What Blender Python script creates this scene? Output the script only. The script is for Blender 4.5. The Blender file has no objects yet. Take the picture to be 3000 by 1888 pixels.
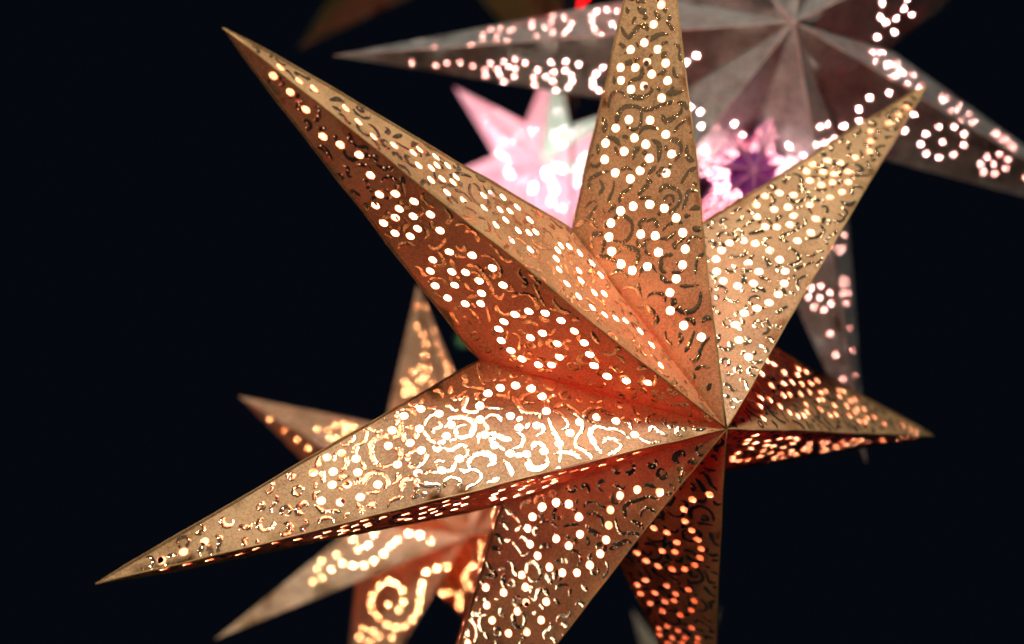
import bpy, math, random
from mathutils import Vector, Matrix, noise
from mathutils.geometry import delaunay_2d_cdt

random.seed(7)
scene = bpy.context.scene
COL = scene.collection

# ------------------------------------------------------------------ camera
EYE = Vector((0, 0, 1.5))
F_PX = 3000.0                     # focal length in pixels of the 3000 px wide photograph
cam_d = bpy.data.cameras.new('camera')
cam = bpy.data.objects.new('camera', cam_d); COL.objects.link(cam)
cam.location = EYE
cam.rotation_euler = (math.radians(90), 0, 0)
cam_d.sensor_width = 36; cam_d.lens = 36
cam_d.clip_start = 0.01; cam_d.clip_end = 200
cam_d.dof.use_dof = True
cam_d.dof.focus_distance = 0.522
cam_d.dof.aperture_fstop = 3.7
scene.camera = cam

def W(x, y, z):                   # (right, up, backward) seen from the camera -> world
    return Vector((x, -z, y)) + EYE
def ray(px, py):
    return Vector(((px - 1500) / F_PX, 1.0, (944 - py) / F_PX))
def at(px, py, d):
    return EYE + ray(px, py) * d

# ------------------------------------------------------------------ night air, lamps of the stall and added lights
world = bpy.data.worlds.new('World'); scene.world = world
world.use_nodes = True
bg = world.node_tree.nodes['Background']
bg.inputs[0].default_value = (0.0014, 0.0023, 0.0044, 1); bg.inputs[1].default_value = 1.0

def lamp(name, loc, target, power, size, color, shape='DISK', size_y=None):
    d = bpy.data.lights.new(name, 'AREA'); d.energy = power; d.size = size; d.shape = shape; d.color = color
    if size_y: d.size_y = size_y
    o = bpy.data.objects.new(name, d); COL.objects.link(o)
    o.location = loc
    o.rotation_euler = (Vector(target) - Vector(loc)).to_track_quat('-Z', 'Y').to_euler()
    return o
def strip_lamp(name, loc, target, along, power, length, width, color):
    o = lamp(name, loc, target, power, length, color, 'RECTANGLE', width)
    z = (Vector(loc) - Vector(target)).normalized(); x = Vector(along); x = (x - z * x.dot(z)).normalized(); y = z.cross(x)
    o.rotation_euler = Matrix((x, y, z)).transposed().to_euler()
    return o
strip_lamp('stall_lamp', W(0.085, 0.90, -0.09), W(-0.02, -0.07, -0.52), (0.24, 0.16, 0), 11.0, 0.28, 0.11, (1.0, 0.90, 0.76))
lamp('red_lantern_above', W(-0.24, 0.90, -0.05), W(-0.12, -0.1, -0.5), 0.9, 0.16, (1.0, 0.22, 0.12))
lamp('side_lamp', W(-0.78, -0.37, 0.0), W(0.0, -0.19, -0.57), 0.6, 0.22, (1.0, 0.95, 0.80))
lamp('sparkle_light', W(-0.35, 0.68, 0.41), W(0.05, 0.1, -0.55), 2.6, 0.08, (1.0, 0.78, 0.5))  # added light, off the mirror angle so the foil beads sparkle
lamp('foil_tint_light', W(-1.05, 0.55, 0.80), W(0.06, 0.1, -0.55), 0.22, 1.1, (1.0, 0.70, 0.36))  # added broad dim light that tints the dark foil golden
lamp('red_fill_light', W(-1.0, -0.42, -0.30), W(-0.02, 0.02, -0.52), 1.7, 0.6, (1.0, 0.18, 0.11))  # added red fill that reddens the lower card of arm A

scene.view_settings.view_transform = 'Standard'
scene.view_settings.look = 'None'
scene.view_settings.exposure = 0.0
scene.view_settings.gamma = 1.0
scene.render.engine = 'CYCLES'
cy = scene.cycles
cy.use_denoising = True
cy.max_bounces = 8; cy.diffuse_bounces = 5; cy.glossy_bounces = 4; cy.transmission_bounces = 4
cy.sample_clamp_indirect = 12
cy.caustics_reflective = False; cy.caustics_refractive = False

# ------------------------------------------------------------------ materials
def nt(name):
    m = bpy.data.materials.new(name); m.use_nodes = True
    t = m.node_tree; t.nodes.clear()
    return m, t, t.nodes.new('ShaderNodeOutputMaterial')
def N(t, kind, **kw):
    n = t.nodes.new(kind)
    for k, v in kw.items():
        if k.startswith('i_'): n.inputs[k[2:].replace('_', ' ')].default_value = v
        else: setattr(n, k, v)
    return n

def paper(name, col, col2, glow, metallic=0.25, rough=0.5, grain=900.0, mottled=30.0, bump=0.12):
    """card: pigment with fine grain, a little light comes through it"""
    m, t, out = nt(name); L = t.links.new
    tc = N(t, 'ShaderNodeTexCoord')
    g = N(t, 'ShaderNodeTexNoise', i_Scale=grain, i_Detail=3.0, i_Roughness=0.7)
    b = N(t, 'ShaderNodeTexNoise', i_Scale=mottled, i_Detail=4.0, i_Roughness=0.6)
    L(tc.outputs['Object'], g.inputs['Vector']); L(tc.outputs['Object'], b.inputs['Vector'])
    mul = N(t, 'ShaderNodeMath', operation='MULTIPLY'); L(g.outputs['Fac'], mul.inputs[0]); mul.inputs[1].default_value = 0.65
    mad = N(t, 'ShaderNodeMath', operation='MULTIPLY_ADD'); L(b.outputs['Fac'], mad.inputs[0]); mad.inputs[1].default_value = 0.45; L(mul.outputs[0], mad.inputs[2])
    ramp = N(t, 'ShaderNodeValToRGB'); L(mad.outputs[0], ramp.inputs['Fac'])
    ramp.color_ramp.elements[0].position = 0.44; ramp.color_ramp.elements[0].color = (*col2, 1)
    ramp.color_ramp.elements[1].position = 0.64; ramp.color_ramp.elements[1].color = (*col, 1)
    p = N(t, 'ShaderNodeBsdfPrincipled'); L(ramp.outputs['Color'], p.inputs['Base Color'])
    p.inputs['Metallic'].default_value = metallic; p.inputs['Roughness'].default_value = rough
    bp = N(t, 'ShaderNodeBump', i_Strength=bump, i_Distance=0.0006); L(mad.outputs[0], bp.inputs['Height']); L(bp.outputs['Normal'], p.inputs['Normal'])
    tr = N(t, 'ShaderNodeBsdfTranslucent'); 
    mixc = N(t, 'ShaderNodeMix', data_type='RGBA'); L(mad.outputs[0], mixc.inputs['Factor'])
    mixc.inputs['A'].default_value = (*[c * 0.55 for c in glow], 1); mixc.inputs['B'].default_value = (*[min(1, c * 1.45) for c in glow], 1)
    L(mixc.outputs['Result'], tr.inputs['Color'])
    add = N(t, 'ShaderNodeAddShader'); L(p.outputs[0], add.inputs[0]); L(tr.outputs[0], add.inputs[1])
    L(add.outputs[0], out.inputs['Surface'])
    return m
def lining(name, col, glow):
    m, t, out = nt(name); L = t.links.new
    tc = N(t, 'ShaderNodeTexCoord'); g = N(t, 'ShaderNodeTexNoise', i_Scale=200.0, i_Detail=2.0); L(tc.outputs['Object'], g.inputs['Vector'])
    mx = N(t, 'ShaderNodeMix', data_type='RGBA'); L(g.outputs['Fac'], mx.inputs['Factor'])
    mx.inputs['A'].default_value = (*[c * 0.85 for c in col], 1); mx.inputs['B'].default_value = (*col, 1)
    d = N(t, 'ShaderNodeBsdfDiffuse'); L(mx.outputs['Result'], d.inputs['Color'])
    tr = N(t, 'ShaderNodeBsdfTranslucent'); tr.inputs['Color'].default_value = (*glow, 1)
    add = N(t, 'ShaderNodeAddShader'); L(d.outputs[0], add.inputs[0]); L(tr.outputs[0], add.inputs[1]); L(add.outputs[0], out.inputs['Surface'])
    return m
def foil(name, col, rough=0.11):
    m, t, out = nt(name); L = t.links.new
    tc = N(t, 'ShaderNodeTexCoord')
    v = N(t, 'ShaderNodeTexVoronoi', i_Scale=520.0); L(tc.outputs['Object'], v.inputs['Vector'])
    n = N(t, 'ShaderNodeTexNoise', i_Scale=260.0, i_Detail=2.0); L(tc.outputs['Object'], n.inputs['Vector'])
    bead = N(t, 'ShaderNodeMapRange'); L(v.outputs['Distance'], bead.inputs['Value'])                 # stamped beads, well apart
    bead.inputs['From Min'].default_value = 0.10; bead.inputs['From Max'].default_value = 0.36; bead.inputs['To Min'].default_value = 1.0; bead.inputs['To Max'].default_value = 0.0
    s = N(t, 'ShaderNodeMath', operation='MULTIPLY_ADD'); L(n.outputs['Fac'], s.inputs[0]); s.inputs[1].default_value = 0.45; L(bead.outputs[0], s.inputs[2])
    bp = N(t, 'ShaderNodeBump', i_Strength=0.36, i_Distance=0.0006); L(s.outputs[0], bp.inputs['Height'])
    p = N(t, 'ShaderNodeBsdfPrincipled'); p.inputs['Base Color'].default_value = (*col, 1)
    p.inputs['Metallic'].default_value = 0.93; p.inputs['Roughness'].default_value = rough
    L(bp.outputs['Normal'], p.inputs['Normal']); L(p.outputs[0], out.inputs['Surface'])
    return m
def glowing(name, col, strength):
    m, t, out = nt(name)
    e = N(t, 'ShaderNodeEmission'); e.inputs['Color'].default_value = (*col, 1); e.inputs['Strength'].default_value = strength
    t.links.new(e.outputs[0], out.inputs['Surface'])
    return m
def plain(name, col, rough=0.6):
    m, t, out = nt(name)
    p = N(t, 'ShaderNodeBsdfPrincipled'); p.inputs['Base Color'].default_value = (*col, 1); p.inputs['Roughness'].default_value = rough
    g = N(t, 'ShaderNodeTexNoise', i_Scale=300.0); bp = N(t, 'ShaderNodeBump', i_Strength=0.2, i_Distance=0.001)
    t.links.new(g.outputs['Fac'], bp.inputs['Height']); t.links.new(bp.outputs['Normal'], p.inputs['Normal'])
    t.links.new(p.outputs[0], out.inputs['Surface'])
    return m
CORD = plain('black_cord', (0.01, 0.01, 0.01))
BRASS = plain('brown_socket', (0.05, 0.03, 0.02))

# ------------------------------------------------------------------ mesh helpers
def link(name, mesh, parent=None, loc=None):
    o = bpy.data.objects.new(name, mesh); COL.objects.link(o)
    if parent: o.parent = parent
    if loc is not None: o.location = loc
    return o
def mesh_from(name, verts, faces, mats, smooth=False):
    me = bpy.data.meshes.new(name); me.from_pydata([tuple(v) for v in verts], [], faces)
    for m in mats: me.materials.append(m)
    if smooth:
        for p in me.polygons: p.use_smooth = True
    me.update()
    return me
def tube(name, pts, rad, mat, parent, n=8):
    vs, fs = [], []
    for i, p in enumerate(pts):
        d = (pts[min(i + 1, len(pts) - 1)] - pts[max(i - 1, 0)]).normalized()
        a = d.orthogonal().normalized() if i == 0 else (a - d * a.dot(d)).normalized()
        b = d.cross(a); r = rad[i] if isinstance(rad, (list, tuple)) else rad
        for k in range(n):
            th = 2 * math.pi * k / n
            vs.append(p + a * math.cos(th) * r + b * math.sin(th) * r)
    for i in range(len(pts) - 1):
        for k in range(n):
            fs.append((i * n + k, i * n + (k + 1) % n, (i + 1) * n + (k + 1) % n, (i + 1) * n + k))
    fs.append(tuple(range(n))[::-1]); fs.append(tuple((len(pts) - 1) * n + k for k in range(n)))
    return link(name, mesh_from(name, vs, fs, [mat], True), parent)
def lathe(name, prof, c, axis, mat, parent, n=20):
    a = axis.orthogonal().normalized(); b = axis.cross(a); vs, fs = [], []
    for (r, h) in prof:
        for k in range(n):
            th = 2 * math.pi * k / n
            vs.append(c + axis * h + a * r * math.cos(th) + b * r * math.sin(th))
    for i in range(len(prof) - 1):
        for k in range(n):
            fs.append((i * n + k, i * n + (k + 1) % n, (i + 1) * n + (k + 1) % n, (i + 1) * n + k))
    return link(name, mesh_from(name, vs, fs, [mat], True), parent)

def bow(p):
    """handling has bent the card a little: a smooth offset shared by neighbouring pieces"""
    return noise.noise_vector(p * 13.0) * 0.0011 + noise.noise_vector(p * 47.0) * 0.0003
class Panel:
    """one triangular card of a star arm: T tip, P centre of the star, S notch between two arms"""
    def __init__(s, T, P, S, centre):
        s.T, s.P, s.S = T, P, S
        n = (P - T).cross(S - T).normalized()
        if n.dot((T + P + S) / 3 - centre) < 0: n = -n
        s.n = n
        s.u = (P - T).normalized(); s.v = n.cross(s.u)
        s.tri = [s.to2(T), s.to2(P), s.to2(S)]
        s.holes = []
    def to2(s, p):
        d = p - s.T; return Vector((d.dot(s.u), d.dot(s.v))) * 1000       # millimetres
    def to3(s, q, lift=0.0):
        return s.T + s.u * (q[0] / 1000) + s.v * (q[1] / 1000) + s.n * (lift / 1000)
    def px(s, x, y):
        d = ray(x, y); k = (s.T - EYE).dot(s.n) / d.dot(s.n)
        return s.to2(EYE + d * k)
    def bary(s, q):
        a, b, c = s.tri; d = (b - a).x * (c - a).y - (b - a).y * (c - a).x
        e = q - a
        l1 = (e.x * (c - a).y - e.y * (c - a).x) / d; l2 = ((b - a).x * e.y - (b - a).y * e.x) / d
        return (1 - l1 - l2, l1, l2)
    def unbary(s, w):
        return s.tri[0] * w[0] + s.tri[1] * w[1] + s.tri[2] * w[2]
    def edge_dist(s, q, i, j):
        a, b = s.tri[i], s.tri[j]; d = (b - a).normalized(); e = q - a
        return abs(d.x * e.y - d.y * e.x)
    def margin(s, q):
        w = s.bary(q)
        dd = [s.edge_dist(q, 1, 2), s.edge_dist(q, 0, 2), s.edge_dist(q, 0, 1)]
        return min(d if k > 0 else -d for d, k in zip(dd, w))
    def add_holes(s, qs, r, gap=2.15):
        for q in qs:
            if s.margin(q) < r * 1.15: continue
            if any((q - h).length < r * gap for h, _ in s.holes): continue
            s.holes.append((q, r))
    def wave(s, q):
        """uneven lie of the card in mm: slow waves, a sunken crease along the notch fold"""
        m = max(0.0, min(1.0, s.margin(q) / 9.0))
        w = noise.noise(Vector((q[0] * 0.028, q[1] * 0.028, s.T.x * 37))) * 1.1 + noise.noise(Vector((q[0] * 0.11, q[1] * 0.11, s.P.z * 31))) * 0.22
        d = s.edge_dist(q, 1, 2)
        return w * m * s.waviness
    def fold(s, q):
        return s.axis * (-s.crease / 1000 * math.exp(-(s.edge_dist(q, 1, 2) / 1.1) ** 2)) if s.crease else Vector((0, 0, 0))
    def surf(s, q, lift=0.0):
        p = s.to3(q, s.wave(q) + lift) + s.fold(q)
        return p + bow(p) if s.bowed else p
    waviness = 1.0; crease = 1.3; axis = Vector((0, 0, 0)); bowed = False

    def build(s, root, mats, name='panel', seg=18, grid=7.0, thick=0.00035):
        pts, edges = [], []
        def add(q): pts.append(Vector(q)); return len(pts) - 1
        ring = []
        for i in range(3):
            a, b = s.tri[i], s.tri[(i + 1) % 3]
            k = max(2, int((b - a).length / grid))
            for j in range(k): ring.append(add(a.lerp(b, j / k)))
        for i in range(len(ring)): edges.append((ring[i], ring[(i + 1) % len(ring)]))
        def free(q, pad=0.5): return all((q - h).length > r + pad for h, r in s.holes)
        for h, r in s.holes:
            ph = random.random()
            ids = [add((h.x + r * math.cos(2 * math.pi * (k + ph) / seg), h.y + r * math.sin(2 * math.pi * (k + ph) / seg))) for k in range(seg)]
            for k in range(seg): edges.append((ids[k], ids[(k + 1) % seg]))
        xs = [t.x for t in s.tri]; ys = [t.y for t in s.tri]
        y = min(ys); row = 0
        while y < max(ys):
            x = min(xs) + (row % 2) * grid / 2
            while x < max(xs):
                q = Vector((x + random.uniform(-1, 1) * grid * .12, y + random.uniform(-1, 1) * grid * .12))
                if s.margin(q) > 2.6 and free(q, 0.9): add(q)
                x += grid
            y += grid * 0.87; row += 1
        if s.crease > 0:
            a, b = s.tri[1], s.tri[2]; d = (b - a).normalized(); nn = Vector((-d.y, d.x))
            if nn.dot(s.tri[0] - a) < 0: nn = -nn
            for off in (0.6, 1.2, 2.0):
                k = int((b - a).length / 3.0)
                for j in range(1, k):
                    q = a.lerp(b, j / k) + nn * off
                    if s.margin(q) > 0.3 and free(q, 0.3): add(q)
        vo, eo, fo, *_ = delaunay_2d_cdt(pts, edges, [], 0, 1e-5)
        verts = [s.surf(q) - root.location for q in vo]
        faces = []
        for f in fo:
            c = sum((vo[i] for i in f), Vector((0, 0))) / len(f)
            if any((c - h).length < r * 0.99 for h, r in s.holes): continue
            if s.margin(c) < 0: continue
            a, b, d = (vo[i] for i in f[:3])
            ccw = (b - a).x * (d - a).y - (b - a).y * (d - a).x > 0
            faces.append(tuple(f) if ccw else tuple(reversed(f)))
        # the card's thickness: inner sheet, and cut edges with their own vertices
        n = len(verts); off = s.n * thick; cnt = {}
        for f in faces:
            for i in range(len(f)):
                e = (f[i], f[(i + 1) % len(f)]); cnt[e] = 1
        rim = [e for e in cnt if (e[1], e[0]) not in cnt]
        V = verts + [v - off for v in verts]; Fc = faces + [tuple(n + i for i in reversed(f)) for f in faces]; nb = len(faces)
        for a, b in rim:
            k = len(V); V += [verts[a], verts[b], verts[b] - off, verts[a] - off]; Fc.append((k + 1, k, k + 3, k + 2))
        me = mesh_from(name, V, Fc, mats, True)
        me.polygons.foreach_set('material_index', [0] * nb + [1] * (len(Fc) - nb))
        return link(name, me, root)

    def strokes(s, lines, root, parent, mat, width, name='foil_print', bead=True):
        """stamped foil: ragged ribbons lying a hair above the card"""
        vs, fs = [], []
        for line in lines:
            P = [Vector(p) for p in line]
            if len(P) < 2: continue
            Q = []
            ext = [P[0] * 2 - P[1]] + P + [P[-1] * 2 - P[-2]]
            for i in range(len(P) - 1):
                p0, p1, p2, p3 = ext[i:i + 4]; k = max(2, int((p2 - p1).length / 0.45))
                for j in range(k):
                    t = j / k
                    Q.append(0.5 * ((2 * p1) + (p2 - p0) * t + (2 * p0 - 5 * p1 + 4 * p2 - p3) * t * t + (3 * p1 - p0 - 3 * p2 + p3) * t ** 3))
            Q.append(P[-1])
            ph = random.random() * 50; w0 = width * random.uniform(0.78, 1.25); prev = None
            for i, q in enumerate(Q):
                d = (Q[min(i + 1, len(Q) - 1)] - Q[max(i - 1, 0)])
                if d.length < 1e-6: continue
                d.normalize(); nn = Vector((-d.y, d.x)); t = i / (len(Q) - 1)
                tap = min(1, 0.35 + 3.2 * min(t, 1 - t) * max(1, len(Q) * 0.45 / 10))
                f = 1 + 0.25 * math.sin(t * 5 + ph)
                wl = w0 * 0.5 * tap * f * (1 + 0.55 * noise.noise(Vector((i * .55 + ph, 0, 0)))) 
                wr = w0 * 0.5 * tap * f * (1 + 0.55 * noise.noise(Vector((i * .55 + ph, 9, 0))))
                row = []
                for off in (-wl, 0.0, wr):
                    r = q + nn * off
                    row.append((r, len(vs))); vs.append(s.surf(r, 0.16 if off else 0.26) - root.location)
                gap = noise.noise(Vector((i * .23 + ph, 4, 0))) > 0.68
                ok = not gap and all(s.margin(r) > 0.25 for r, _ in row) and all((r - h).length > R * 1.03 for r, _ in row for h, R in s.holes)
                if ok and prev:
                    for k in (0, 1):
                        fs.append((prev[k][1], row[k][1], row[k + 1][1], prev[k + 1][1]))
                prev = row if ok else None
        if not fs: return None
        me = mesh_from(name, vs, fs, [mat], True)
        o = link(name, me, parent); o['kind'] = 'stuff'
        # faces towards the outside
        if me.polygons[0].normal.dot(s.n) < 0: me.flip_normals()
        return o

def tag(o, label, cat, group=None):
    o['label'] = label; o['category'] = cat
    if group: o['group'] = group
def empty(name, loc):
    o = bpy.data.objects.new(name, None); COL.objects.link(o); o.location = loc; o.empty_display_size = 0.05
    return o

def rodrigues(w):
    w = Vector(w); return Matrix.Rotation(w.length, 3, w.normalized())
def star_points(n, R, r, h, rot, centre, spin=0.0):
    """rot turns the star's own axes (z = its front) to camera axes; returns world points"""
    f = lambda rad, a: Vector((rad * math.cos(a), rad * math.sin(a), 0)); s = 2 * math.pi / n
    def w(p): q = rot @ p; return centre + Vector((q.x, -q.z, q.y))
    tips = [w(f(R, spin + k * s)) for k in range(n)]
    nots = [w(f(r, spin + (k + .5) * s)) for k in range(n)]            # notch k lies between tip k and k+1
    return tips, nots, w(Vector((0, 0, h))), w(Vector((0, 0, -h)))

def bulb_and_cord(root, centre, pos, radius, mat, hang, up=1.4, cup=None):
    ax = cup.normalized() if cup else Vector((0, 0, 1))
    lathe('bulb', [(0.0005, -radius)] + [(radius * math.sin(math.pi * k / 9), -radius * math.cos(math.pi * k / 9)) for k in range(1, 9)] + [(0.0005, radius)], pos - root.location, ax, mat, root, 14)
    if cup: lathe('lamp_socket', [(radius * 1.0, radius * .75), (radius * 1.05, radius * .9), (radius * .9, radius * 1.3), (radius * .5, radius * 1.7), (0.0005, radius * 1.75)], pos - root.location, ax, BRASS, root, 16)  # unseen socket flared into a cup, added to shade the lower arm
    else: lathe('lamp_socket', [(0.0005, radius * .9), (radius * .55, radius * .95), (radius * .6, radius * 1.9), (0.0005, radius * 2.0)], pos - root.location, ax, BRASS, root, 12)
    if hang is not None:
        tube('hanging_cord', [hang - root.location + Vector((0, 0, -0.01)), hang - root.location + Vector((0.002, 0.001, up * .5)), hang - root.location + Vector((0, 0, up))], 0.0016, CORD, root)

# ------------------------------------------------------------------ photograph readings (hole centres and foil strokes), by zoomed view
ORG = {1: (910, 0), 2: (1500, 0), 3: (910, 480), 4: (1500, 480), 5: (910, 960), 6: (1500, 960), 7: (910, 1408), 8: (1500, 1408)}
def full(reg, p): k = 590 / 1862; return (ORG[reg][0] + p[0] * k, ORG[reg][1] + p[1] * k)
HOLES = {
'AU': {1: [(40,835),(337,1010),(457,1133),(595,1273),(778,1353),(948,1420),(1010,1390),(1163,1450)],
       3: [(1000,22),(1118,40),(1170,15),(1275,15),(1115,152),(1218,140),(1350,120),(1322,170),(1262,268),(1415,338),(1605,288),(1672,270),(1785,305),(1605,402),(1755,420),(1845,435),(1805,515),(1713,563),(1860,700)],
       4: [(52,397),(160,520),(55,610),(152,633),(213,628),(20,710),(170,785),(448,752),(530,765),(418,793),(630,827),(408,870),(745,920),(437,968),(625,978),(828,1030),(643,1065),(510,1097),(770,1175),(860,1190),(618,1215),(745,1318),(862,1385),(965,1420),(1058,1450)],
       6: [(1190,35),(1295,165),(1378,350)]},
'AL': {1: [(122,1272),(283,1350),(457,1442)],
       3: [(562,110),(643,287),(790,280),(602,390),(958,350),(820,423),(783,505),(948,492),(1107,472),(675,555),(780,650),(988,607),(920,680),(1197,620),(1283,828),(1488,862),(1135,903),(1675,978),(1110,1012),(1308,1017),(1432,1020),(1555,1098),(1777,1130),(1153,1147),(1335,1140),(1580,1213),(1268,1260),(1430,1313),(1575,1305),(1788,1465)],
       4: [(25,1393),(150,1365),(303,1380),(453,1447)],
       5: [(1737,22),(1755,130),(1845,220)],
       6: [(280,55),(580,30),(167,95),(417,150),(670,135),(722,245),(435,272),(765,350),(885,457),(85,297),(237,345),(360,345),(1065,502),(1262,513)]},
'BL': {2: [(1382,40),(1312,220),(1225,390),(1347,450),(1097,455),(1248,573),(1420,580),(1003,622),(1140,622),(1292,683),(1008,742),(1435,742),(1222,795),(1100,825),(1380,902),(1075,1108),(1268,1108),(953,1190),(1408,1237),(1122,1278),(862,1330),(1225,1338),(1030,1403),(1460,1420),(855,1480),(1258,1467)],
       4: [(950,88),(1173,65),(1410,85),(1087,143),(1005,435),(1118,392),(1268,373),(1402,407),(1517,497),(915,547),(1188,647),(1323,662),(1582,632),(898,675),(1605,783),(922,807),(1357,817),(1585,930),(1010,925),(1258,947),(1118,985),(1530,1062),(1470,1190),(1470,1357),(1590,1495)],
       6: [(1752,90)]},
'CU': {5: [(1747,550),(1630,605),(1555,718),(1013,752),(1180,795),(857,815),(1560,838),(1838,810),(1293,892),(1605,977),(1250,997),(1000,935),(750,945),(713,1085),(915,1062),(1165,1112),(1017,1133),(1690,1080),(1838,1160),(1365,1208),(795,1260),(285,1160),(152,1200),(417,1207),(1205,1320),(210,1328),(435,1333),(985,1345),(340,1445),(617,1445),(203,1448),(30,1340)],
       6: [(30,528),(175,560),(278,635),(312,772),(220,900),(55,918),(620,872),(785,825),(965,860),(533,970),(1137,985),(427,1070),(292,1140),(130,1165)],
       7: [(103,180),(280,195),(462,150)]},
'DL': {8: [(290,247),(415,205),(532,222),(1007,140),(1163,85),(1365,110),(202,338),(625,342),(917,275),(900,417),(150,447),(415,540),(635,503),(877,553),(530,607),(167,593),(235,700),(820,682),(343,805),(463,858),(602,857),(722,790),(83,877),(117,987),(123,1128),(312,1118),(37,1210),(262,1287),(128,1400)],
       7: [(1610,990),(1775,1040),(1617,1155),(1670,1295),(1820,1413),(1440,1505)]},
'EL': {8: [(1825,135),(1668,178),(1588,262),(1600,370),(1665,460),(1720,547),(1305,440),(1425,485),(1522,577),(1388,655),(1508,665),(1750,635),(1158,665),(1740,720),(1245,743),(1690,788),(1352,790),(1597,823),(1483,823),(1230,925),(1160,970),(1425,978),(1630,1010),(1183,1053),(1315,1048),(1505,1055),(1685,1112),(1408,1130),(1490,1118),(1273,1143),(1652,1200),(1383,1210),(1548,1247),(1427,1355),(1355,1380),(1530,1395),(1655,1365),(1358,1435),(1477,1460),(1597,1460),(1712,1455),(1570,1505),(1440,1510),(1710,1510)]},
# silver star behind, upper and lower card of the arm that points left
'GU': {1: [(930,475),(1143,437),(1252,450),(1368,447),(1485,415),(1590,370),(1600,320),(1663,272),(1763,262),(1843,290),(1725,322),(1712,370),(1820,375),(1655,428),(1775,435)],
       2: [(35,440),(110,395),(10,280),(257,155),(378,145),(490,160),(545,212),(525,265),(185,205),(182,255),(365,212),(305,255),(378,295),(490,300),(225,328),(355,392),(495,392),(610,362),(740,150),(740,200),(790,110),(878,95),(970,100),(925,215),(765,265),(825,320),(915,365),(985,270),(1605,318),(1710,372)]},
'GL': {1: [(938,582),(1160,607),(1258,587),(1380,582),(1497,610),(1610,645),(1617,700),(1663,585),(1785,572),(1725,640),(1745,690),(1835,622),(1690,750),(1788,755)],
       2: [(30,553),(120,590),(30,640),(20,710),(360,580),(500,573),(618,597),(237,650),(390,672),(490,655),(200,722),(315,717),(545,695),(380,762),(560,755),(210,785),(280,830),(405,835),(520,805),(840,627),(780,685),(745,750),(750,800),(805,840),(1610,580),(1705,518),(1690,835),(1810,830)]},
}
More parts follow.
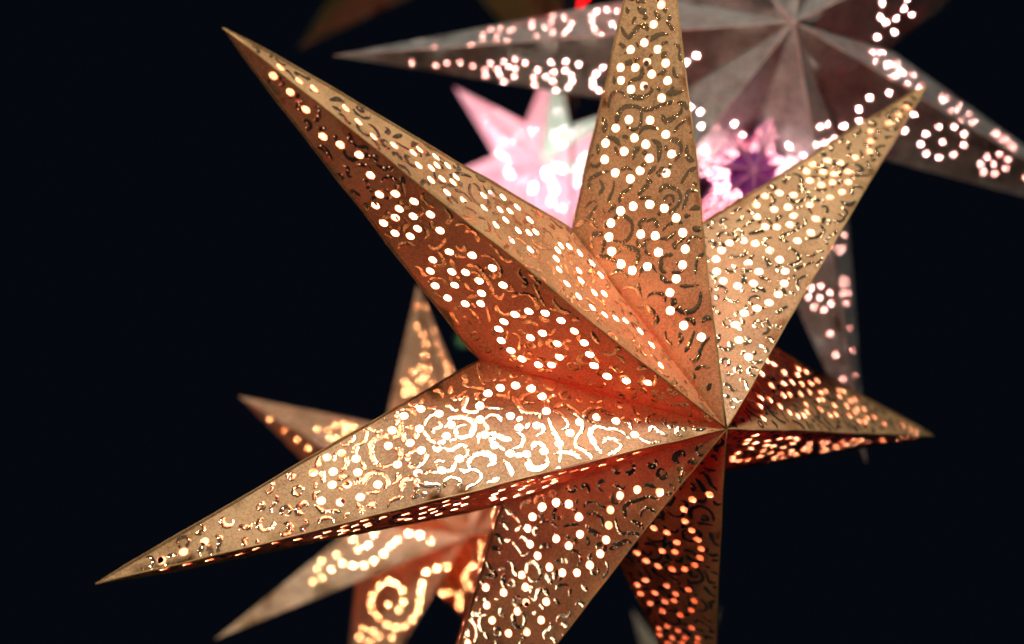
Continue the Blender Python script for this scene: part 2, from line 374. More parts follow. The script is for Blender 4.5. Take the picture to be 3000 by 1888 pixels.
STROKES = {
'AU': {1: [[(180,945),(260,935),(320,960)],[(200,1000),(290,1040)],[(400,1020),(450,1070),(510,1100),(560,1095)],[(690,1180),(730,1210),(710,1240),(740,1220)],[(540,1150),(600,1190),(640,1260),(620,1290)],[(760,1280),(800,1270),(850,1250)],[(790,1320),(860,1370),(910,1390)],[(930,1370),(960,1330),(1000,1330)],[(1060,1450),(1090,1410)],[(180,1140),(250,1170),(230,1220)]],
  3: [[(1080,20),(1140,80),(1160,150),(1230,190),(1330,205),(1385,190),(1385,130),(1350,90),(1420,95),(1490,120)],[(1330,245),(1400,260),(1450,300),(1490,350)],[(1480,180),(1470,250),(1510,330),(1570,380),(1650,390),(1640,330),(1590,280),(1540,200),(1500,180)],[(1590,200),(1640,270),(1700,320),(1790,370),(1800,420)],[(1420,400),(1480,430),(1530,460)],[(1400,490),(1470,510),(1540,550)],[(1540,500),(1600,510),(1640,560),(1650,620),(1600,620)],[(1690,590),(1720,650),(1780,720),(1820,750),(1780,790)],[(1680,460),(1720,450)],[(1780,540),(1830,540)]],
  4: [[(10,470),(30,530),(90,560)],[(90,450),(160,480),(190,540)],[(0,660),(70,690),(130,740)],[(0,790),(60,820),(90,880),(60,920)],[(130,790),(160,840),(240,820),(190,760)],[(210,870),(230,850),(280,870),(240,940),(260,1000),(180,960),(110,945)],[(320,890),(370,950),(380,1020)],[(430,900),(460,1000)],[(480,920),(510,990),(560,1060)],[(540,880),(550,930)],[(690,890),(740,960),(700,1010)],[(570,1110),(640,1140),(650,1100)],[(720,990),(760,1030),(740,1090)],[(860,1060),(900,1110),(880,1150)],[(740,1200),(800,1240),(850,1280)],[(590,1270),(650,1330),(740,1360)],[(680,1230),(720,1260),(770,1280)],[(850,1230),(860,1320),(870,1380)],[(950,1270),(1010,1310),(1040,1400)],[(440,1060),(470,1140),(440,1190)],[(250,1050),(310,1090)]],
  6: [[(970,10),(1010,50)],[(1150,60),(1190,110)],[(1250,170),(1300,240)],[(1370,240),(1400,290)],[(1440,330),(1470,380)],[(1590,480),(1610,520)]]},
'AL': {1: [[(30,980),(80,1010),(80,1100),(40,1130)],[(80,1200),(150,1190)],[(230,1250),(240,1310)],[(360,1230),(380,1310),(430,1360),(520,1370),(540,1400)],[(70,1370),(130,1380),(180,1440),(210,1490)],[(490,1420),(560,1470)],[(590,1430),(620,1500)]],
  3: [[(440,10),(520,20),(570,50)],[(610,10),(700,50),(780,40)],[(250,90),(300,120),(310,160)],[(370,250),(420,270),(470,300)],[(660,170),(700,130),(760,130),(800,180),(800,240)],[(860,110),(860,200),(880,300)],[(480,380),(530,380),(520,430)],[(640,520),(700,490),(730,430)],[(830,470),(880,520),(900,560),(860,600),(860,650)],[(690,640),(740,680),(790,690)],[(810,790),(840,740),(900,740),(970,770)],[(1060,250),(1030,300),(1080,370),(1160,400)],[(1240,400),(1300,480),(1290,520),(1250,550)],[(1340,570),(1400,550),(1460,590),(1430,650)],[(1460,590),(1530,650),(1540,730)],[(1050,580),(1080,640),(1050,700)],[(1090,750),(1140,790),(1200,770),(1250,690)],[(1170,800),(1220,870),(1240,940),(1180,960),(1100,930)],[(1300,870),(1350,860),(1440,870)],[(1300,890),(1320,960),(1330,1000)],[(1440,950),(1500,950),(1560,980),(1610,1050),(1660,1130),(1690,1200),(1750,1250),(1790,1200)],[(1570,860),(1640,860),(1700,900),(1750,980),(1750,1060)],[(1650,740),(1710,800),(1740,850),(1800,900),(1860,910)],[(1090,1110),(1140,1085),(1220,1090),(1260,1130),(1310,1170)],[(1100,1130),(1150,1200),(1220,1250)],[(1420,1110),(1460,1160),(1520,1190)],[(1450,1260),(1490,1240),(1560,1240),(1610,1290),(1640,1380),(1660,1470)],[(1340,1370),(1370,1330),(1420,1310)],[(1300,1380),(1330,1440),(1380,1500)],[(1470,1350),(1530,1420),(1570,1480)],[(1410,1420),(1450,1440),(1490,1500)],[(1720,1310),(1740,1370),(1800,1400),(1850,1370)],[(1480,1300),(1530,1340)]],
  4: [[(70,970),(60,1020),(120,1090),(100,1150)],[(150,1020),(200,1060),(260,1120)],[(200,1110),(240,1200),(290,1290),(310,1310)],[(0,1230),(60,1200),(160,1210),(220,1270),(230,1340)],[(380,1240),(400,1290),(460,1350),(550,1370)],[(100,1470),(180,1460),(240,1500)],[(560,1440),(620,1420)],[(350,1330),(420,1350)]],
  6: [[(70,10),(100,50),(140,60)],[(240,90),(260,130),(250,180)],[(290,70),(360,60),(400,10)],[(470,160),(500,120),(550,110)],[(490,160),(520,200)],[(0,50),(50,70),(80,120),(60,210)],[(740,20),(770,80),(820,140)],[(840,10),(900,80),(950,110)],[(860,230),(940,240),(980,190),(1020,170)],[(960,250),(1020,280),(1050,330)],[(1160,390),(1200,370),(1270,380),(1330,420),(1340,480),(1320,540)],[(720,180),(760,260),(810,320)],[(470,260),(520,260)],[(30,360),(100,350)],[(230,400),(300,390),(370,400)],[(430,460),(480,480)],[(520,450),(570,460)],[(630,530),(680,520)],[(700,520),(750,510)],[(970,590),(1030,630),(1090,670)],[(1060,560),(1130,580),(1150,630),(1100,660)],[(1400,720),(1440,690)],[(1630,820),(1660,790)]]},
'BL': {2: [[(1150,20),(1190,0),(1240,20)],[(1160,60),(1210,100),(1250,80)],[(1230,120),(1240,180)],[(1320,90),(1350,140),(1370,180)],[(1410,60),(1430,110)],[(1440,170),(1480,150)],[(1430,190),(1470,240),(1500,270)],[(1060,60),(1080,120)],[(1150,150),(1120,200),(1130,220)],[(1010,240),(1040,300),(1080,340),(1130,290),(1180,240),(1240,240),(1260,280)],[(1240,330),(1290,350),(1370,310),(1450,310)],[(1150,390),(1180,430)],[(990,400),(1030,420),(1050,490)],[(1380,400),(1440,380)],[(1270,520),(1300,490)],[(1380,530),(1430,470)],[(1010,590),(1060,580),(1130,560),(1180,530)],[(1270,590),(1280,650)],[(1210,610),(1190,710),(1110,740),(1070,790)],[(1340,690),(1390,670),(1420,640)],[(1490,610),(1500,680),(1540,720)],[(940,700),(950,750),(1000,770)],[(1340,800),(1370,840)],[(1470,830),(1490,790)],[(1080,880),(1150,900),(1230,890),(1290,840),(1280,800)],[(1420,860),(1500,850),(1590,830)],[(890,1000),(910,900),(950,850),(1020,850),(1060,910)],[(960,1150),(980,1060),(1040,990),(1110,980),(1180,1000),(1190,1080),(1170,1170),(1110,1200),(1050,1170)],[(1190,1010),(1290,1000),(1390,960),(1490,930)],[(1380,1050),(1410,1110),(1480,1080),(1550,1030),(1570,970)],[(1520,940),(1590,960),(1640,1060)],[(830,1080),(850,1140),(850,1240)],[(860,1270),(940,1290),(1000,1350)],[(1010,1260),(1070,1280)],[(1160,1250),(1200,1190),(1260,1170),(1340,1190)],[(1480,1220),(1530,1150),(1600,1100)],[(1280,1290),(1340,1330),(1350,1410),(1340,1500)],[(1110,1480),(1130,1400),(1170,1360)],[(1440,1290),(1500,1290),(1550,1340),(1540,1420),(1480,1490)],[(790,1330),(800,1440)],[(950,1360),(980,1440)],[(1400,1340),(1420,1390)],[(1600,1330),(1610,1440),(1670,1490)],[(1640,1210),(1660,1290)],[(1210,1390),(1220,1440)]],
  4: [[(700,160),(760,120),(830,90),(900,70)],[(1000,60),(1050,40),(1110,60)],[(710,240),(720,170)],[(800,140),(840,220),(800,290)],[(940,160),(930,250),(880,370)],[(1120,160),(1080,230),(1010,290),(990,370)],[(1240,110),(1320,20)],[(1230,150),(1290,180)],[(1430,10),(1460,30)],[(1550,180),(1620,70),(1690,30)],[(1660,170),(1720,210)],[(1160,290),(1220,220),(1260,200)],[(1350,260),(1390,210),(1450,210),(1530,250),(1550,320),(1510,400),(1440,450),(1340,460)],[(1170,320),(1260,310),(1320,350)],[(1570,420),(1600,340),(1620,250),(1700,250)],[(1640,420),(1690,400),(1740,400)],[(1670,580),(1720,600),(1770,570)],[(1590,480),(1650,470)],[(660,420),(720,360),(780,350)],[(790,380),(720,480),(650,540),(570,600)],[(830,420),(860,460)],[(890,450),(960,380)],[(760,500),(750,560),(800,600)],[(940,500),(1030,480),(1100,530),(1110,600),(1080,680),(1010,730),(930,710)],[(1190,600),(1180,540),(1240,500)],[(1240,530),(1310,510),(1350,590)],[(1390,620),(1440,560),(1520,540),(1580,540)],[(1290,690),(1230,720),(1240,800),(1300,860)],[(1360,690),(1450,680),(1520,620)],[(1150,680),(1160,740),(1210,760)],[(730,720),(760,660),(830,660),(850,740),(830,830)],[(740,720),(740,830)],[(780,860),(870,860),(980,910)],[(970,830),(1010,780),(1080,770),(1160,800),(1170,870),(1140,950)],[(1640,680),(1700,670),(1790,710)],[(1630,690),(1640,780)],[(1370,880),(1440,840),(1500,840)],[(1390,870),(1390,970),(1440,1010)],[(1520,910),(1590,950),(1570,1000),(1480,1000)],[(1700,1020),(1720,880),(1780,820)],[(1800,920),(1800,1030)],[(910,1030),(980,990),(1040,1010),(1080,1060)],[(1180,1040),(1210,970),(1300,940),(1350,1010)],[(1380,1020),(1430,1080),(1500,1100)],[(1030,1160),(1090,1130),(1170,1160),(1210,1250)],[(1180,1100),(1190,1180)],[(1560,1130),(1660,1130),(1740,1120)],[(1250,1240),(1320,1190),(1410,1210),(1430,1280)],[(1510,1180),(1510,1300),(1600,1370),(1690,1350),(1740,1280),(1750,1180)],[(1150,1320),(1240,1310),(1310,1370),(1350,1450),(1300,1480)],[(1550,1480),(1600,1440),(1670,1450),(1690,1500)],[(1760,1470),(1800,1420),(1850,1440)]],
  6: [[(1420,30),(1430,100),(1490,160)],[(1550,40),(1570,110),(1540,160)],[(1690,30),(1650,150),(1600,230)],[(1830,90),(1760,170),(1730,260),(1690,310),(1640,290)],[(1690,390),(1750,360),(1830,370)],[(1680,420),(1680,480)],[(1840,500),(1800,580)]]},
'CU': {5: [[(1540,310),(1550,420),(1600,530)],[(1410,420),(1430,500),(1410,520),(1450,560)],[(1450,550),(1540,560),(1660,560)],[(1590,480),(1650,490),(1710,470)],[(1640,320),(1640,360)],[(1750,350),(1740,430)],[(1290,540),(1290,620)],[(1300,640),(1380,630),(1440,580)],[(1280,650),(1350,650),(1430,640),(1410,710),(1420,760),(1520,770),(1600,740),(1770,745)],[(1010,620),(1060,580),(1110,570)],[(1130,580),(1200,600),(1220,650)],[(890,690),(940,720),(990,700)],[(1025,650),(1020,720),(1000,760)],[(810,740),(860,760)],[(870,760),(930,760),(970,810)],[(740,790),(790,780),(780,830)],[(610,850),(660,840),(710,850)],[(550,880),(550,930),(600,960),(670,940)],[(800,830),(780,900)],[(480,950),(510,960),(490,1050),(420,1100),(400,1160),(390,1190)],[(270,1080),(320,1090),(370,1050),(400,1000)],[(830,850),(830,950),(790,1000),(690,1000),(590,1030),(550,1080),(560,1170),(600,1250),(680,1280),(760,1250)],[(760,1250),(820,1190),(820,1130),(760,1110)],[(1070,740),(1150,745),(1210,770)],[(1170,800),(1090,820),(1040,900),(1050,980),(1110,1040),(1200,1050),(1280,1010)],[(1240,920),(1260,850),(1330,820),(1430,820),(1500,870),(1480,960),(1420,1000),(1350,990),(1330,930),(1380,890),(1430,890)],[(870,920),(930,920),(970,980),(960,1030)],[(840,950),(860,1030),(880,1050)],[(880,1230),(900,1170),(960,1130),(1040,1130),(1060,1190),(1010,1260),(940,1290),(890,1240)],[(1220,1110),(1290,1120),(1390,1070),(1440,1140),(1410,1190),(1340,1180)],[(1250,1050),(1340,1020)],[(1590,840),(1650,800),(1720,810),(1750,860)],[(1590,860),(1640,940),(1730,1000),(1850,1030)],[(1540,1060),(1540,980),(1580,960)],[(1640,1000),(1700,1060),(1780,1130)],[(1700,630),(1760,620),(1830,640)],[(1820,660),(1840,580)],[(1740,500),(1800,480)],[(1790,840),(1800,760)],[(1140,1250),(1170,1220),(1230,1230)],[(1150,1270),(1230,1320),(1310,1290),(1320,1190)],[(1460,1300),(1450,1230),(1500,1170),(1580,1150),(1660,1180),(1680,1240),(1630,1280)],[(1360,1300),(1420,1330),(1500,1310),(1570,1370),(1530,1430),(1450,1470),(1430,1500)],[(1770,1220),(1820,1290),(1850,1370)],[(1620,1430),(1730,1390)],[(1230,1480),(1240,1410),(1300,1380),(1370,1420),(1370,1490)],[(490,1450),(520,1370),(590,1330),(670,1350),(710,1430),(680,1490)],[(830,1500),(840,1430),(900,1400),(970,1410),(960,1490)],[(1000,1370),(1080,1330),(1160,1340)],[(1030,1430),(1090,1470),(1180,1450)],[(740,1450),(790,1420),(810,1340)],[(80,1190),(70,1280),(110,1350),(120,1440)],[(210,1240),(220,1180),(250,1150)],[(320,1180),(330,1260),(280,1340)],[(460,1220),(490,1300),(460,1380),(400,1460)],[(250,1410),(300,1380),(360,1370)],[(60,1420),(40,1490)],[(250,1470),(300,1500)]],
  6: [[(0,630),(60,720),(110,780),(240,800),(260,850)],[(80,680),(90,630),(150,610),(240,600)],[(90,690),(200,695)],[(300,660),(410,630)],[(290,600),(320,700),(310,770)],[(380,745),(470,710),(540,750),(620,820),(660,890),(640,960),(590,1020),(580,1080),(650,1130),(720,1180),(730,1220)],[(370,760),(440,800),(510,870),(510,920),(460,940)],[(330,840),(370,950),(420,1040),(440,1130),(430,1250)],[(380,1170),(460,1150),(560,1160),(630,1220)],[(120,940),(150,890),(190,880)],[(270,890),(290,950),(220,1000)],[(20,880),(100,820)],[(30,960),(100,1020),(80,1080),(0,1120)],[(180,1130),(200,1070),(260,1070),(310,1110)],[(310,1190),(300,1270),(220,1310),(150,1280),(130,1190)],[(0,1170),(90,1180)],[(590,650),(650,690)],[(690,860),(680,800),(730,760),(800,750)],[(790,740),(870,780),(960,810)],[(690,850),(740,870),(820,870)],[(1000,840),(1090,870),(1110,940)],[(870,940),(960,940),(1030,970),(1090,1020)],[(890,940),(800,910),(740,940),(730,1000),(770,1080),(830,1170)],[(840,1070),(880,1030),(960,1030),(1010,1080),(970,1140),(890,1180)],[(1140,840),(1190,880)],[(1270,960),(1310,920),(1380,970),(1450,990)],[(1180,1020),(1270,1060),(1440,1050)],[(1460,930),(1480,890),(1530,870)],[(1630,850),(1660,910),(1720,940),(1790,930)],[(720,690),(800,690),(860,650)],[(1400,830),(1420,900)],[(410,1290),(420,1370)]],
  7: [[(930,170),(980,120),(960,20)],[(1050,110),(1040,160)],[(1000,30),(1080,50),(1180,50),(1170,130)],[(710,250),(740,190),(860,150)],[(60,220),(90,260),(150,290)],[(150,270),(290,285)],[(520,230),(620,220)],[(430,200),(470,260),(480,310)],[(70,390),(110,350),(190,340),(220,380)],[(510,110),(640,100)],[(310,350),(350,290)],[(60,240),(40,130),(90,100)],[(830,110),(850,20)]]},
'DL': {8: [[(400,370),(400,290),(450,240),(500,200)],[(420,350),(490,340)],[(270,390),(330,370),(390,400),(430,440)],[(480,430),(560,410),(630,420)],[(280,270),(280,350)],[(600,220),(610,170)],[(560,260),(620,300),(680,360)],[(670,260),(700,210),(780,210),(840,250),(920,240)],[(690,310),(780,310),(840,360),(850,430)],[(690,410),(740,470),(850,530)],[(930,120),(940,200),(990,210),(1040,180)],[(1060,350),(1050,260),(1090,210),(1180,180),(1270,150),(1370,180)],[(1200,60),(1260,40),(1330,70)],[(1200,340),(1210,280),(1270,250),(1330,300)],[(1100,370),(1160,390),(1230,430),(1290,410),(1340,350)],[(1420,130),(1530,110)],[(1460,20),(1500,70),(1560,80)],[(960,340),(980,430),(1020,490),(1150,490),(1190,530)],[(930,600),(1000,590),(1060,560),(1120,580)],[(720,740),(740,670)],[(540,660),(600,660),(640,720),(610,800)],[(380,750),(480,750),(530,740)],[(460,720),(480,760)],[(690,520),(720,580),(700,610)],[(260,630),(310,600),(370,630)],[(520,500),(520,550)],[(590,600),(600,540)],[(870,740),(890,820),(840,900)],[(400,1010),(440,970),(520,970)],[(540,990),(530,1070)],[(640,950),(700,1020)],[(130,860),(140,780),(210,760),(260,840),(240,920),(170,930),(140,880)],[(310,860),(340,920),(370,960)],[(150,1070),(210,1100),(240,1020),(300,1010),(340,1070)],[(180,970),(160,1040)],[(250,1140),(290,1190)],[(190,1240),(220,1210)],[(0,1230),(20,1340),(90,1350),(110,1270),(80,1210)],[(0,290),(40,340),(80,400)],[(30,470),(90,420)],[(0,570),(60,640),(100,700),(160,660)],[(390,1090),(440,1150)],[(900,640),(960,620)]],
  7: [[(1780,220),(1830,280),(1860,320)],[(1740,370),(1790,330)],[(1730,390),(1790,400),(1830,460)],[(1700,500),(1740,520),(1770,590)],[(1790,560),(1850,550)],[(1640,700),(1650,640),(1720,630),(1760,680)],[(1620,740),(1660,820),(1700,880),(1600,880)],[(1720,830),(1800,810)],[(1790,850),(1770,920),(1790,1000)],[(1560,920),(1610,970)],[(1600,1080),(1620,1140)],[(1460,1150),(1480,1220),(1550,1230),(1560,1180)],[(1490,1090),(1550,1090)],[(1440,1260),(1500,1320),(1520,1420),(1500,1500)],[(1640,1240),(1570,1250),(1550,1330),(1590,1400)],[(1660,1250),(1700,1280)],[(1600,1400),(1640,1470)],[(1410,1340),(1440,1400),(1410,1470)],[(1690,1100),(1730,1090)]]},
}
def z4(p): return (916 + p[0] / 3.713, 1480 + p[1] / 3.713)
def z2(p): return (916 + p[0] / 2.806, 820 + p[1] / 2.806)
CREAM = {   # cream star behind, lower left: (view, points) by card
'left_up': (z4, [(40,440),(75,520),(100,610),(50,690),(100,790),(0,830),(205,700),(665,220),(670,320),(240,340),(440,370),(225,435),(600,435),(500,480),(265,545),(325,630),(435,660),(555,660),(670,605),(770,530),(845,450),(920,380),(1040,310),(1165,330),(1285,390),(1080,140),(1205,150),(1325,150),(250,250),(560,180)]),
'down_left': (z4, [(735,880),(825,830),(905,860),(975,930),(990,1050),(825,1080),(940,1140),(655,985),(630,1070),(655,1150),(715,1225),(810,1300),(900,1335),(1000,1320),(1085,1245),(1145,1150),(1165,1055),(1175,950),(1190,860),(1230,735),(1345,690),(1465,670),(545,1350),(655,1370),(725,1430),(510,1440),(860,1440),(620,1490)]),
'up_left': (z2, [(855,220),(855,385),(905,450),(930,525),(920,625),(890,720),(950,735),(820,760),(760,840),(880,830),(920,800),(760,930),(840,920),(990,860),(800,880)]),
'up_right': (z2, [(930,220),(990,340),(995,420),(1025,520),(1055,610),(1090,690),(1130,730),(1100,780)]),
'upleft_up': (z2, [(35,1230),(185,1200),(265,1190),(340,1210),(130,1240),(145,1300),(200,1310),(270,1250),(50,1420)]),
'next_left': (z4, [(1405,960),(1480,950),(1590,980),(1390,1060),(1410,1130),(1480,1190),(1540,1200),(1590,1110),(1600,1050),(1680,720),(1640,780),(1740,660),(1660,830),(1690,890),(1745,870)]),
}

def hole_px(key): return [full(r, p) for r, ps in HOLES[key].items() for p in ps]
def stroke_px(key): return [[full(r, p) for p in line] for r, ls in STROKES[key].items() for line in ls]

# ------------------------------------------------------------------ the copper-gold star in front
M_GOLD = paper('copper_gold_card', (0.50, 0.345, 0.17), (0.24, 0.145, 0.062), (0.065, 0.0032, 0.0010), metallic=0.12, rough=0.55, bump=0.2)
M_GOLD_IN = lining('red_lining', (0.85, 0.47, 0.32), (0.030, 0.006, 0.003))
M_FOIL = foil('gold_foil', (0.95, 0.72, 0.48))
M_EDGE = paper('worn_fold', (0.50, 0.36, 0.15), (0.30, 0.18, 0.07), (0.10, 0.03, 0.01), metallic=0.2, rough=0.4)

RS = 0.30
rot = rodrigues((0.73876, -0.03128, 2.38906))
C0 = W(0.22085 * RS, -0.12429 * RS, -2.01917 * RS)
tips, nots, apex, back = star_points(7, RS, 0.33888 * RS, 0.29774 * RS, rot, C0)
# order of arms: 0 = A upper left, 1 = C left, 2 = D lower left, 3 = E below, 4 = F right, 5 = G upper right, 6 = B top
def nudge(p, px, py): return at(px, py, (p - EYE).y)          # the hand-folded card is not perfectly regular
tips[0] = nudge(tips[0], 650, 78); tips[6] = nudge(tips[6], 1932, -450); tips[1] = nudge(tips[1], 280, 1712)
tips[2] = nudge(tips[2], 1150, 2500); tips[3] = nudge(tips[3], 2085, 2205)
nots[6] = nudge(nots[6], 1680, 676); nots[0] = nudge(nots[0], 1404, 1056); nots[1] = nudge(nots[1], 1474, 1478)
main = empty('paper_star', C0)
tag(main, 'large copper gold paper star with swirling foil print, sharp in the foreground', 'paper star', 'lit paper stars')
R_HOLE = 2.15
def mk(T, P, S, wav=1.0, crease=1.3):
    p = Panel(T, P, S, C0); p.waviness = wav; p.crease = crease; p.axis = (apex - back).normalized(); p.bowed = True; return p
cards = {'AU': mk(tips[0], apex, nots[6]), 'AL': mk(tips[0], apex, nots[0]), 'BL': mk(tips[6], apex, nots[6]),
         'CU': mk(tips[1], apex, nots[0]), 'DL': mk(tips[2], apex, nots[1]), 'EL': mk(tips[3], apex, nots[2])}
for k, c in cards.items():
    c.add_holes([c.px(*p) for p in hole_px(k)], R_HOLE)
    extra = [(0.80, .09, .11), (0.845, .08, .075), (0.885, .06, .055)]          # single holes running on to the tip
    c.add_holes([c.unbary(w) for w in extra], R_HOLE * 0.95, 3.5)
def filler(c, existing, gap=4.4, tries=1600):
    """more of the printed curls wherever the card is still bare"""
    pts = [q for l in existing for i, p in enumerate(l) for q in ([p] if i == 0 else [l[i - 1].lerp(p, t) for t in (.25, .5, .75, 1)])]
    out = []; xs = [t.x for t in c.tri]; ys = [t.y for t in c.tri]
    for _ in range(tries):
        o = Vector((random.uniform(min(xs), max(xs)), random.uniform(min(ys), max(ys))))
        if c.margin(o) < 2.0 or any((o - p).length < gap for p in pts): continue
        a = random.uniform(0, 6.28); k = random.choice('CSSOJ'); r = random.uniform(2.0, 3.6); l = []
        for i in range(9):
            t = i / 8 - .5
            if k == 'C': p = Vector((math.cos(t * 4.2), math.sin(t * 4.2))) * r - Vector((r * .6, 0))
            elif k == 'O': p = Vector((math.cos(t * 5.9), math.sin(t * 5.9))) * r * .8
            elif k == 'S': p = Vector((math.sin(t * 6.0) * 1.5, t * r * 3.2))
            else: p = Vector((math.cos(t * 5) * r * (.5 + .5 * (t + .5)), math.sin(t * 5) * r))
            l.append(o + Vector((p.x * math.cos(a) - p.y * math.sin(a), p.x * math.sin(a) + p.y * math.cos(a))))
        if any((q - p).length < 2.4 for q in l for p in pts): continue
        out.append(l); pts += l
    return out
PAT = [cards['AL'].bary(h) for h, _ in cards['AL'].holes]
PAT_B = [cards['BL'].bary(h) for h, _ in cards['BL'].holes]
lines = {k: [[c.px(*p) for p in l] for l in stroke_px(k)] for k, c in cards.items() if k in STROKES}
LPAT = [[cards['AL'].bary(q) for q in l] for l in lines['AL']]
LPAT_B = [[cards['BL'].bary(q) for q in l] for l in lines['BL']]
cards.update({'BR': mk(tips[6], apex, nots[5]), 'CL': mk(tips[1], apex, nots[1]), 'DR': mk(tips[2], apex, nots[2]), 'ER': mk(tips[3], apex, nots[3]),
              'FL': mk(tips[4], apex, nots[3]), 'FU': mk(tips[4], apex, nots[4]), 'GL': mk(tips[5], apex, nots[4]), 'GU': mk(tips[5], apex, nots[5])})
for k, c in cards.items():
    if not c.holes: c.add_holes([c.unbary(w) for w in (PAT if k not in ('FU', 'GL') else PAT_B)], R_HOLE)
    if k not in lines:
        src = LPAT_B if k in ('EL', 'BR', 'FU', 'GL') else LPAT
        lines[k] = [[c.unbary(w) for w in l] for l in src]
    base = filler(c, lines[k])                                  # the print runs on over the rest of the card, out to the tip
    o = c.build(main, [M_GOLD, M_GOLD_IN])
    c.strokes(lines[k] + base, main, o, M_FOIL, 2.25)
for i in range(7):                                              # the back half of the star
    for j in (i, i - 1):
        c = mk(tips[i], back, nots[j], 0.0, 0.0)
        c.add_holes([c.unbary(w) for w in PAT[::2]], R_HOLE)
        c.build(main, [M_GOLD, M_GOLD_IN], seg=10, grid=22.0)
for i in range(7):
    # rounded fold along the ridge of each arm
    pts = [apex.lerp(tips[i], k / 24) - C0 - (apex - C0).normalized() * 0.00035 + Vector((0, 0, 0.0002 * math.sin(k * 2.3))) for k in range(25)]
    pts = [p + bow(p + C0) for p in pts]
    tube('ridge_fold', pts, 0.0005, M_EDGE, main, 8)
    for j in (i, i - 1):                                        # glued seam flap where the front and back halves meet
        a, b = nots[j], tips[i]
        out = (b - a).cross((apex - back)).normalized()
        if out.dot((a + b) / 2 - (C0 + tips[i]) / 2) < 0: out = -out
        ax = (apex - back).normalized(); vs, fs = [], []; n = 30
        for k in range(n + 1):
            t = k / n; p = a.lerp(b, t) - C0; p = p + bow(p + C0)
            wd = 0.0013 * (0.9 + 0.35 * noise.noise(Vector((t * 9, i * 3.1, j * 1.7)))) * min(1, 12 * (1 - t) + .1) * min(1, 20 * t + .2)
            for q in (p + ax * .0003, p + out * wd + ax * .0003, p + out * wd - ax * .0003, p - ax * .0003): vs.append(q)
        for k in range(n):
            for e in range(4):
                fs.append((k * 4 + e, k * 4 + (e + 1) % 4, k * 4 + 4 + (e + 1) % 4, k * 4 + 4 + e))
        link('seam_flap', mesh_from('seam_flap', vs, fs, [M_GOLD]), main)
bulb_and_cord(main, C0, at(1790, 1065, 0.59), 0.013, glowing('bulb_glow_warm', (1.0, 0.84, 0.66), 4000.0), tips[6], cup=Vector((0.45, 0.36, -0.82)))  # cup shaped to keep bulb light off arm E

# ------------------------------------------------------------------ the stars behind
def ring(c, rad, n, ph=0.0): return [c + Vector((math.cos(ph + 2 * math.pi * k / n), math.sin(ph + 2 * math.pi * k / n))) * rad for k in range(n)]
def curl(c, rad, n, ph, turn=1.0):
    out = []
    for k in range(n):
        t = k / (n - 1); r = rad * (1 - 0.78 * t ** 1.3); a = ph + turn * 1.55 * 2 * math.pi * t
        out.append(c + Vector((math.cos(a), math.sin(a))) * r)
    return out
def stock_pattern(c, r, flip):
    """punched design of the stars: single holes from the tip, then rosettes and a curl"""
    qs = []
    mid = lambda t: c.tri[0].lerp((c.tri[1] + c.tri[2]) / 2, t)
    wid = (c.tri[1] - c.tri[2]).length
    for t in (0.16, 0.24, 0.31, 0.37): qs.append(mid(t))
    for t, k, n in ((0.47, .17, 7), (0.63, .2, 9)): qs += ring(mid(t), max(r * 2.7, wid * t * k), n, t * 9) + [mid(t)]
    qs += curl(mid(0.82), wid * 0.82 * 0.27, 15, 1.0, 1 if flip else -1)
    return qs
def back_star(name, label, n, R, r, h, rot, centre, spin, papers, inner, bulb, rad, hole, traced=(), hang=None, holes=True, bulb_pos=0.0, dense=False, group='lit paper stars', uneven=()):
    """papers: function (arm, side) -> material; traced: {(arm, side): (points px)} read from the photograph"""
    T, S, A, B = star_points(n, R, r, h, rot, centre, spin)
    for kind, k, x, y in uneven: L = T if kind == 'tip' else S; L[k] = nudge(L[k], x, y)      # hand-folded irregularity
    root = empty(name, centre); tag(root, label, 'paper star', group)
    for i in range(n):
        for side, j in ((0, i), (1, (i - 1) % n)):
            for front, ap in ((True, A), (False, B)):
                c = Panel(T[i], ap, S[j], centre); c.waviness = 0.6 if front else 0.0; c.crease = 0.0
                if holes and front:
                    if (i, side) in traced: c.add_holes([c.px(*p) for p in traced[(i, side)]], hole, 1.6)
                    else: c.add_holes(stock_pattern(c, hole, side), hole, 2.05)
                c.build(root, [papers(i, side), inner], seg=12, grid=18.0 if front else 40.0)
    bulb_and_cord(root, centre, centre + Vector((0, 0, bulb_pos)), rad, bulb, hang(T, A, B) if hang else None)
    return root, T, S, A, B
def facing(nx, ny, nz, roll=0.0):
    """rotation that turns a star's front towards (nx, ny, nz) in camera axes"""
    z = Vector((nx, ny, nz)).normalized(); x = Vector((1, 0, 0)); x = (x - z * x.dot(z)).normalized(); y = z.cross(x)
    return Matrix((x, y, z)).transposed() @ Matrix.Rotation(roll, 3, 'Z')
def topmost(T, A, B): return max(T, key=lambda p: p.z)
def behind(T, A, B): return B

# silver star along the top edge; its arm 0 points left
M_SILVER = paper('silver_card', (0.34, 0.37, 0.37), (0.12, 0.135, 0.135), (0.005, 0.0002, 0.0004), metallic=0.35, rough=0.45, grain=400, mottled=60)
M_SILVER_IN = lining('pink_lining', (0.85, 0.60, 0.56), (0.02, 0.004, 0.004))
d_s = 0.90
rt = facing(0.05, 0.0, 1.0)
apx_s = at(2235, 148, d_s - 0.085); cen_s = at(2235, 148, d_s)
back_star('paper_star', 'silver grey paper star with pink holes, its arm lying along the top edge', 7, 0.374, 0.30 * 0.374, 0.085, rt, cen_s, math.pi + math.radians(1.45),
          lambda i, s: M_SILVER, M_SILVER_IN, glowing('bulb_glow_pink', (1.0, 0.72, 0.68), 13000.0), 0.018, 1.35,
          {(0, 1): hole_px('GU'), (0, 0): hole_px('GL')}, hang=topmost)

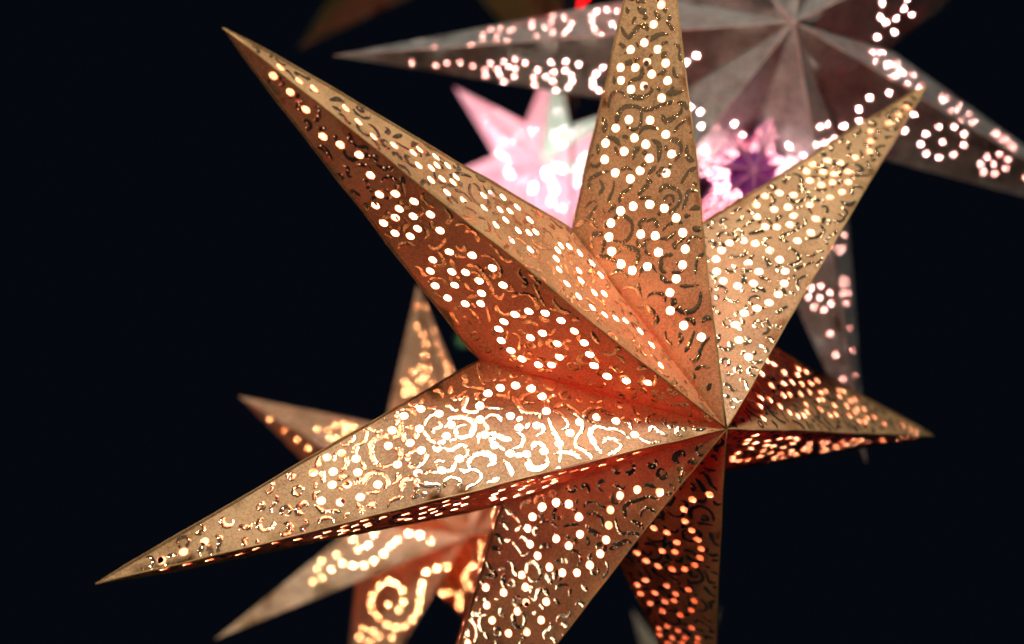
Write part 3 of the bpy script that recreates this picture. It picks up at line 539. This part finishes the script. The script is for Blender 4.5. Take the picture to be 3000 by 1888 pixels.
# cream star in the lower left; arms: 0 = upper left, 1 = left, 2 = down, 3 = next round, 6 = up
M_CREAM = paper('cream_gold_card', (0.55, 0.44, 0.28), (0.28, 0.21, 0.12), (0.028, 0.010, 0.004), metallic=0.1, rough=0.5, grain=300, mottled=45)
M_CREAM_IN = lining('orange_lining', (0.90, 0.56, 0.36), (0.02, 0.006, 0.003))
R3 = 0.25
cen_c = W(-0.33945 * R3, -0.82516 * R3, -4.35462 * R3)
tr = {}
for key, idx in (('left_up', (1, 1)), ('down_left', (2, 1)), ('up_left', (6, 0)), ('up_right', (6, 1)), ('upleft_up', (0, 1)), ('next_left', (3, 1))):
    f, ps = CREAM[key]; tr[idx] = [f(p) for p in ps]
back_star('paper_star', 'blurred cream gold paper star with red glowing edges behind the lower left arm', 7, R3, 0.3386 * R3, 0.26 * R3, rodrigues((0.8978, 0.01579, 2.43578)), cen_c, 0.0,
          lambda i, s: M_CREAM, M_CREAM_IN, glowing('bulb_glow_yellow', (1.0, 0.80, 0.50), 11500.0), 0.018, 1.05, tr, hang=lambda T, A, B: T[5], bulb_pos=0.035,
          uneven=[('tip', 6, 1224, 836), ('tip', 0, 700, 1161), ('tip', 2, 995, 2200), ('notch', 6, 1128, 1248), ('notch', 5, 1418, 1300), ('notch', 1, 1046, 1672)])

# small white star, almost burnt out, between the two upper arms
M_WHITE = paper('white_card', (0.75, 0.66, 0.66), (0.5, 0.42, 0.45), (0.34, 0.27, 0.30), metallic=0.0, rough=0.6, grain=200, mottled=40)
M_MINT = paper('mint_card', (0.42, 0.62, 0.54), (0.22, 0.40, 0.33), (0.12, 0.27, 0.21), metallic=0.0, rough=0.6, grain=200, mottled=40)
M_WHITE_IN = lining('white_lining', (0.92, 0.80, 0.82), (0.32, 0.26, 0.28))
cen_w = at(1592, 500, 1.45)
wt = [(1300 + x / 2.914, 180 + y / 2.914) for x, y in [(90,200),(170,315),(230,360),(300,405),(345,480),(250,225),(300,270),(350,315),(415,380),(480,430),(540,460),(600,430),(650,480),
      (375,560),(340,630),(350,690),(410,740),(440,600),(480,680),(520,600),(560,700),(470,790),(530,850),(500,930),(560,960),(640,900),(620,840),(700,560),(760,600),(640,620),
      (1060,350),(1160,380),(1200,490),(1160,580),(1110,640),(1000,700),(940,620),(930,730),(1060,740),(1030,590),(990,440),(1190,830),(1150,920),(1140,1030),(1090,1240),(1000,1260),
      (920,1190),(820,1210),(600,1060),(680,1020),(760,1080),(900,860),(960,900),(1020,920),(880,960),(910,1020),(940,1105)]]
wtr = {(i, s): wt for i in range(7) for s in (0, 1)}
back_star('paper_star', 'small overexposed white and mint paper star between the two upper arms', 7, 0.178, 0.072, 0.055, facing(-0.1, 0.05, 1.0), cen_w, math.radians(136),
          lambda i, s: M_MINT if (i, s) in ((6, 1), (5, 0), (4, 0)) else M_WHITE, M_WHITE_IN, glowing('bulb_glow_white', (1.0, 0.82, 0.84), 3400.0), 0.014, 1.8, wtr, hang=behind)

# dark purple star at the right
M_PURPLE = paper('purple_card', (0.07, 0.035, 0.12), (0.03, 0.015, 0.06), (0.06, 0.012, 0.09), metallic=0.1, rough=0.5, grain=200, mottled=40)
M_PURPLE_IN = lining('rose_lining', (0.85, 0.50, 0.55), (0.03, 0.01, 0.02))
back_star('paper_star', 'dark purple paper star with pink holes peeping out right of the top arm', 7, 0.085, 0.032, 0.026, facing(0.0, 0.1, 1.0), at(2190, 520, 0.86), math.radians(168),
          lambda i, s: M_PURPLE, M_PURPLE_IN, glowing('bulb_glow_rose', (1.0, 0.6, 0.62), 500.0), 0.008, 1.1, hang=behind)

# red star above the frame, only its lowest tips reach in
M_RED = paper('red_card', (0.55, 0.03, 0.05), (0.30, 0.01, 0.02), (0.75, 0.06, 0.09), metallic=0.0, rough=0.5, grain=200, mottled=40)
M_RED_IN = lining('red_inner_lining', (0.85, 0.35, 0.35), (0.40, 0.06, 0.08))
back_star('paper_star', 'bright red paper star whose tip just shows at the top edge', 7, 0.22, 0.08, 0.06, facing(0.1, -0.1, 1.0), at(1880, -480, 1.20), math.radians(250),
          lambda i, s: M_RED, M_RED_IN, glowing('bulb_glow_red', (1.0, 0.5, 0.45), 2500.0), 0.016, 2.0, hang=topmost)

# olive star, far behind in the upper left; weak bulb added to brighten it
M_OLIVE = paper('olive_card', (0.16, 0.15, 0.06), (0.09, 0.085, 0.035), (0.20, 0.18, 0.06), metallic=0.0, rough=0.6, grain=100, mottled=20)
M_RUST = paper('rust_card', (0.20, 0.12, 0.06), (0.12, 0.07, 0.035), (0.24, 0.15, 0.06), metallic=0.0, rough=0.6, grain=100, mottled=20)
M_DARK = lining('dark_lining', (0.25, 0.22, 0.15), (0.12, 0.10, 0.05))
back_star('paper_star', 'dim olive and rust paper star whose point reaches in, blurred, at the upper left', 5, 0.52, 0.19, 0.12, facing(0.0, 0.0, 1.0), at(1400, -330, 2.2), math.radians(222),
          lambda i, s: M_RUST if s == 0 else M_OLIVE, M_DARK, glowing('bulb_glow_dim', (1.0, 0.85, 0.5), 75.0), 0.02, 3.0, hang=None, holes=False)
# two far faint stars
M_TEAL = paper('teal_card', (0.10, 0.22, 0.17), (0.05, 0.12, 0.09), (0.2, 0.5, 0.38), metallic=0.0, rough=0.6, grain=100, mottled=20)
back_star('paper_star', 'tiny faint green star in the dark gap left of the star centre', 5, 0.022, 0.009, 0.008, facing(0, 0, 1.0), at(1357, 997, 2.3), 0.3,
          lambda i, s: M_TEAL, M_DARK, glowing('bulb_glow_green', (0.7, 1.0, 0.85), 18.0), 0.004, 1.0, hang=None, holes=False)
M_PALE = paper('pale_card', (0.45, 0.50, 0.44), (0.25, 0.28, 0.24), (0.3, 0.34, 0.28), metallic=0.0, rough=0.6, grain=100, mottled=20)
back_star('paper_star', 'pale grey star tip showing at the bottom edge beside the dark lower arm', 7, 0.13, 0.045, 0.04, facing(0, 0.1, 1.0), at(1985, 2060, 1.3), math.radians(116),
          lambda i, s: M_PALE, M_DARK, glowing('bulb_glow_pale', (1.0, 0.95, 0.85), 40.0), 0.01, 2.6, hang=None, holes=False)
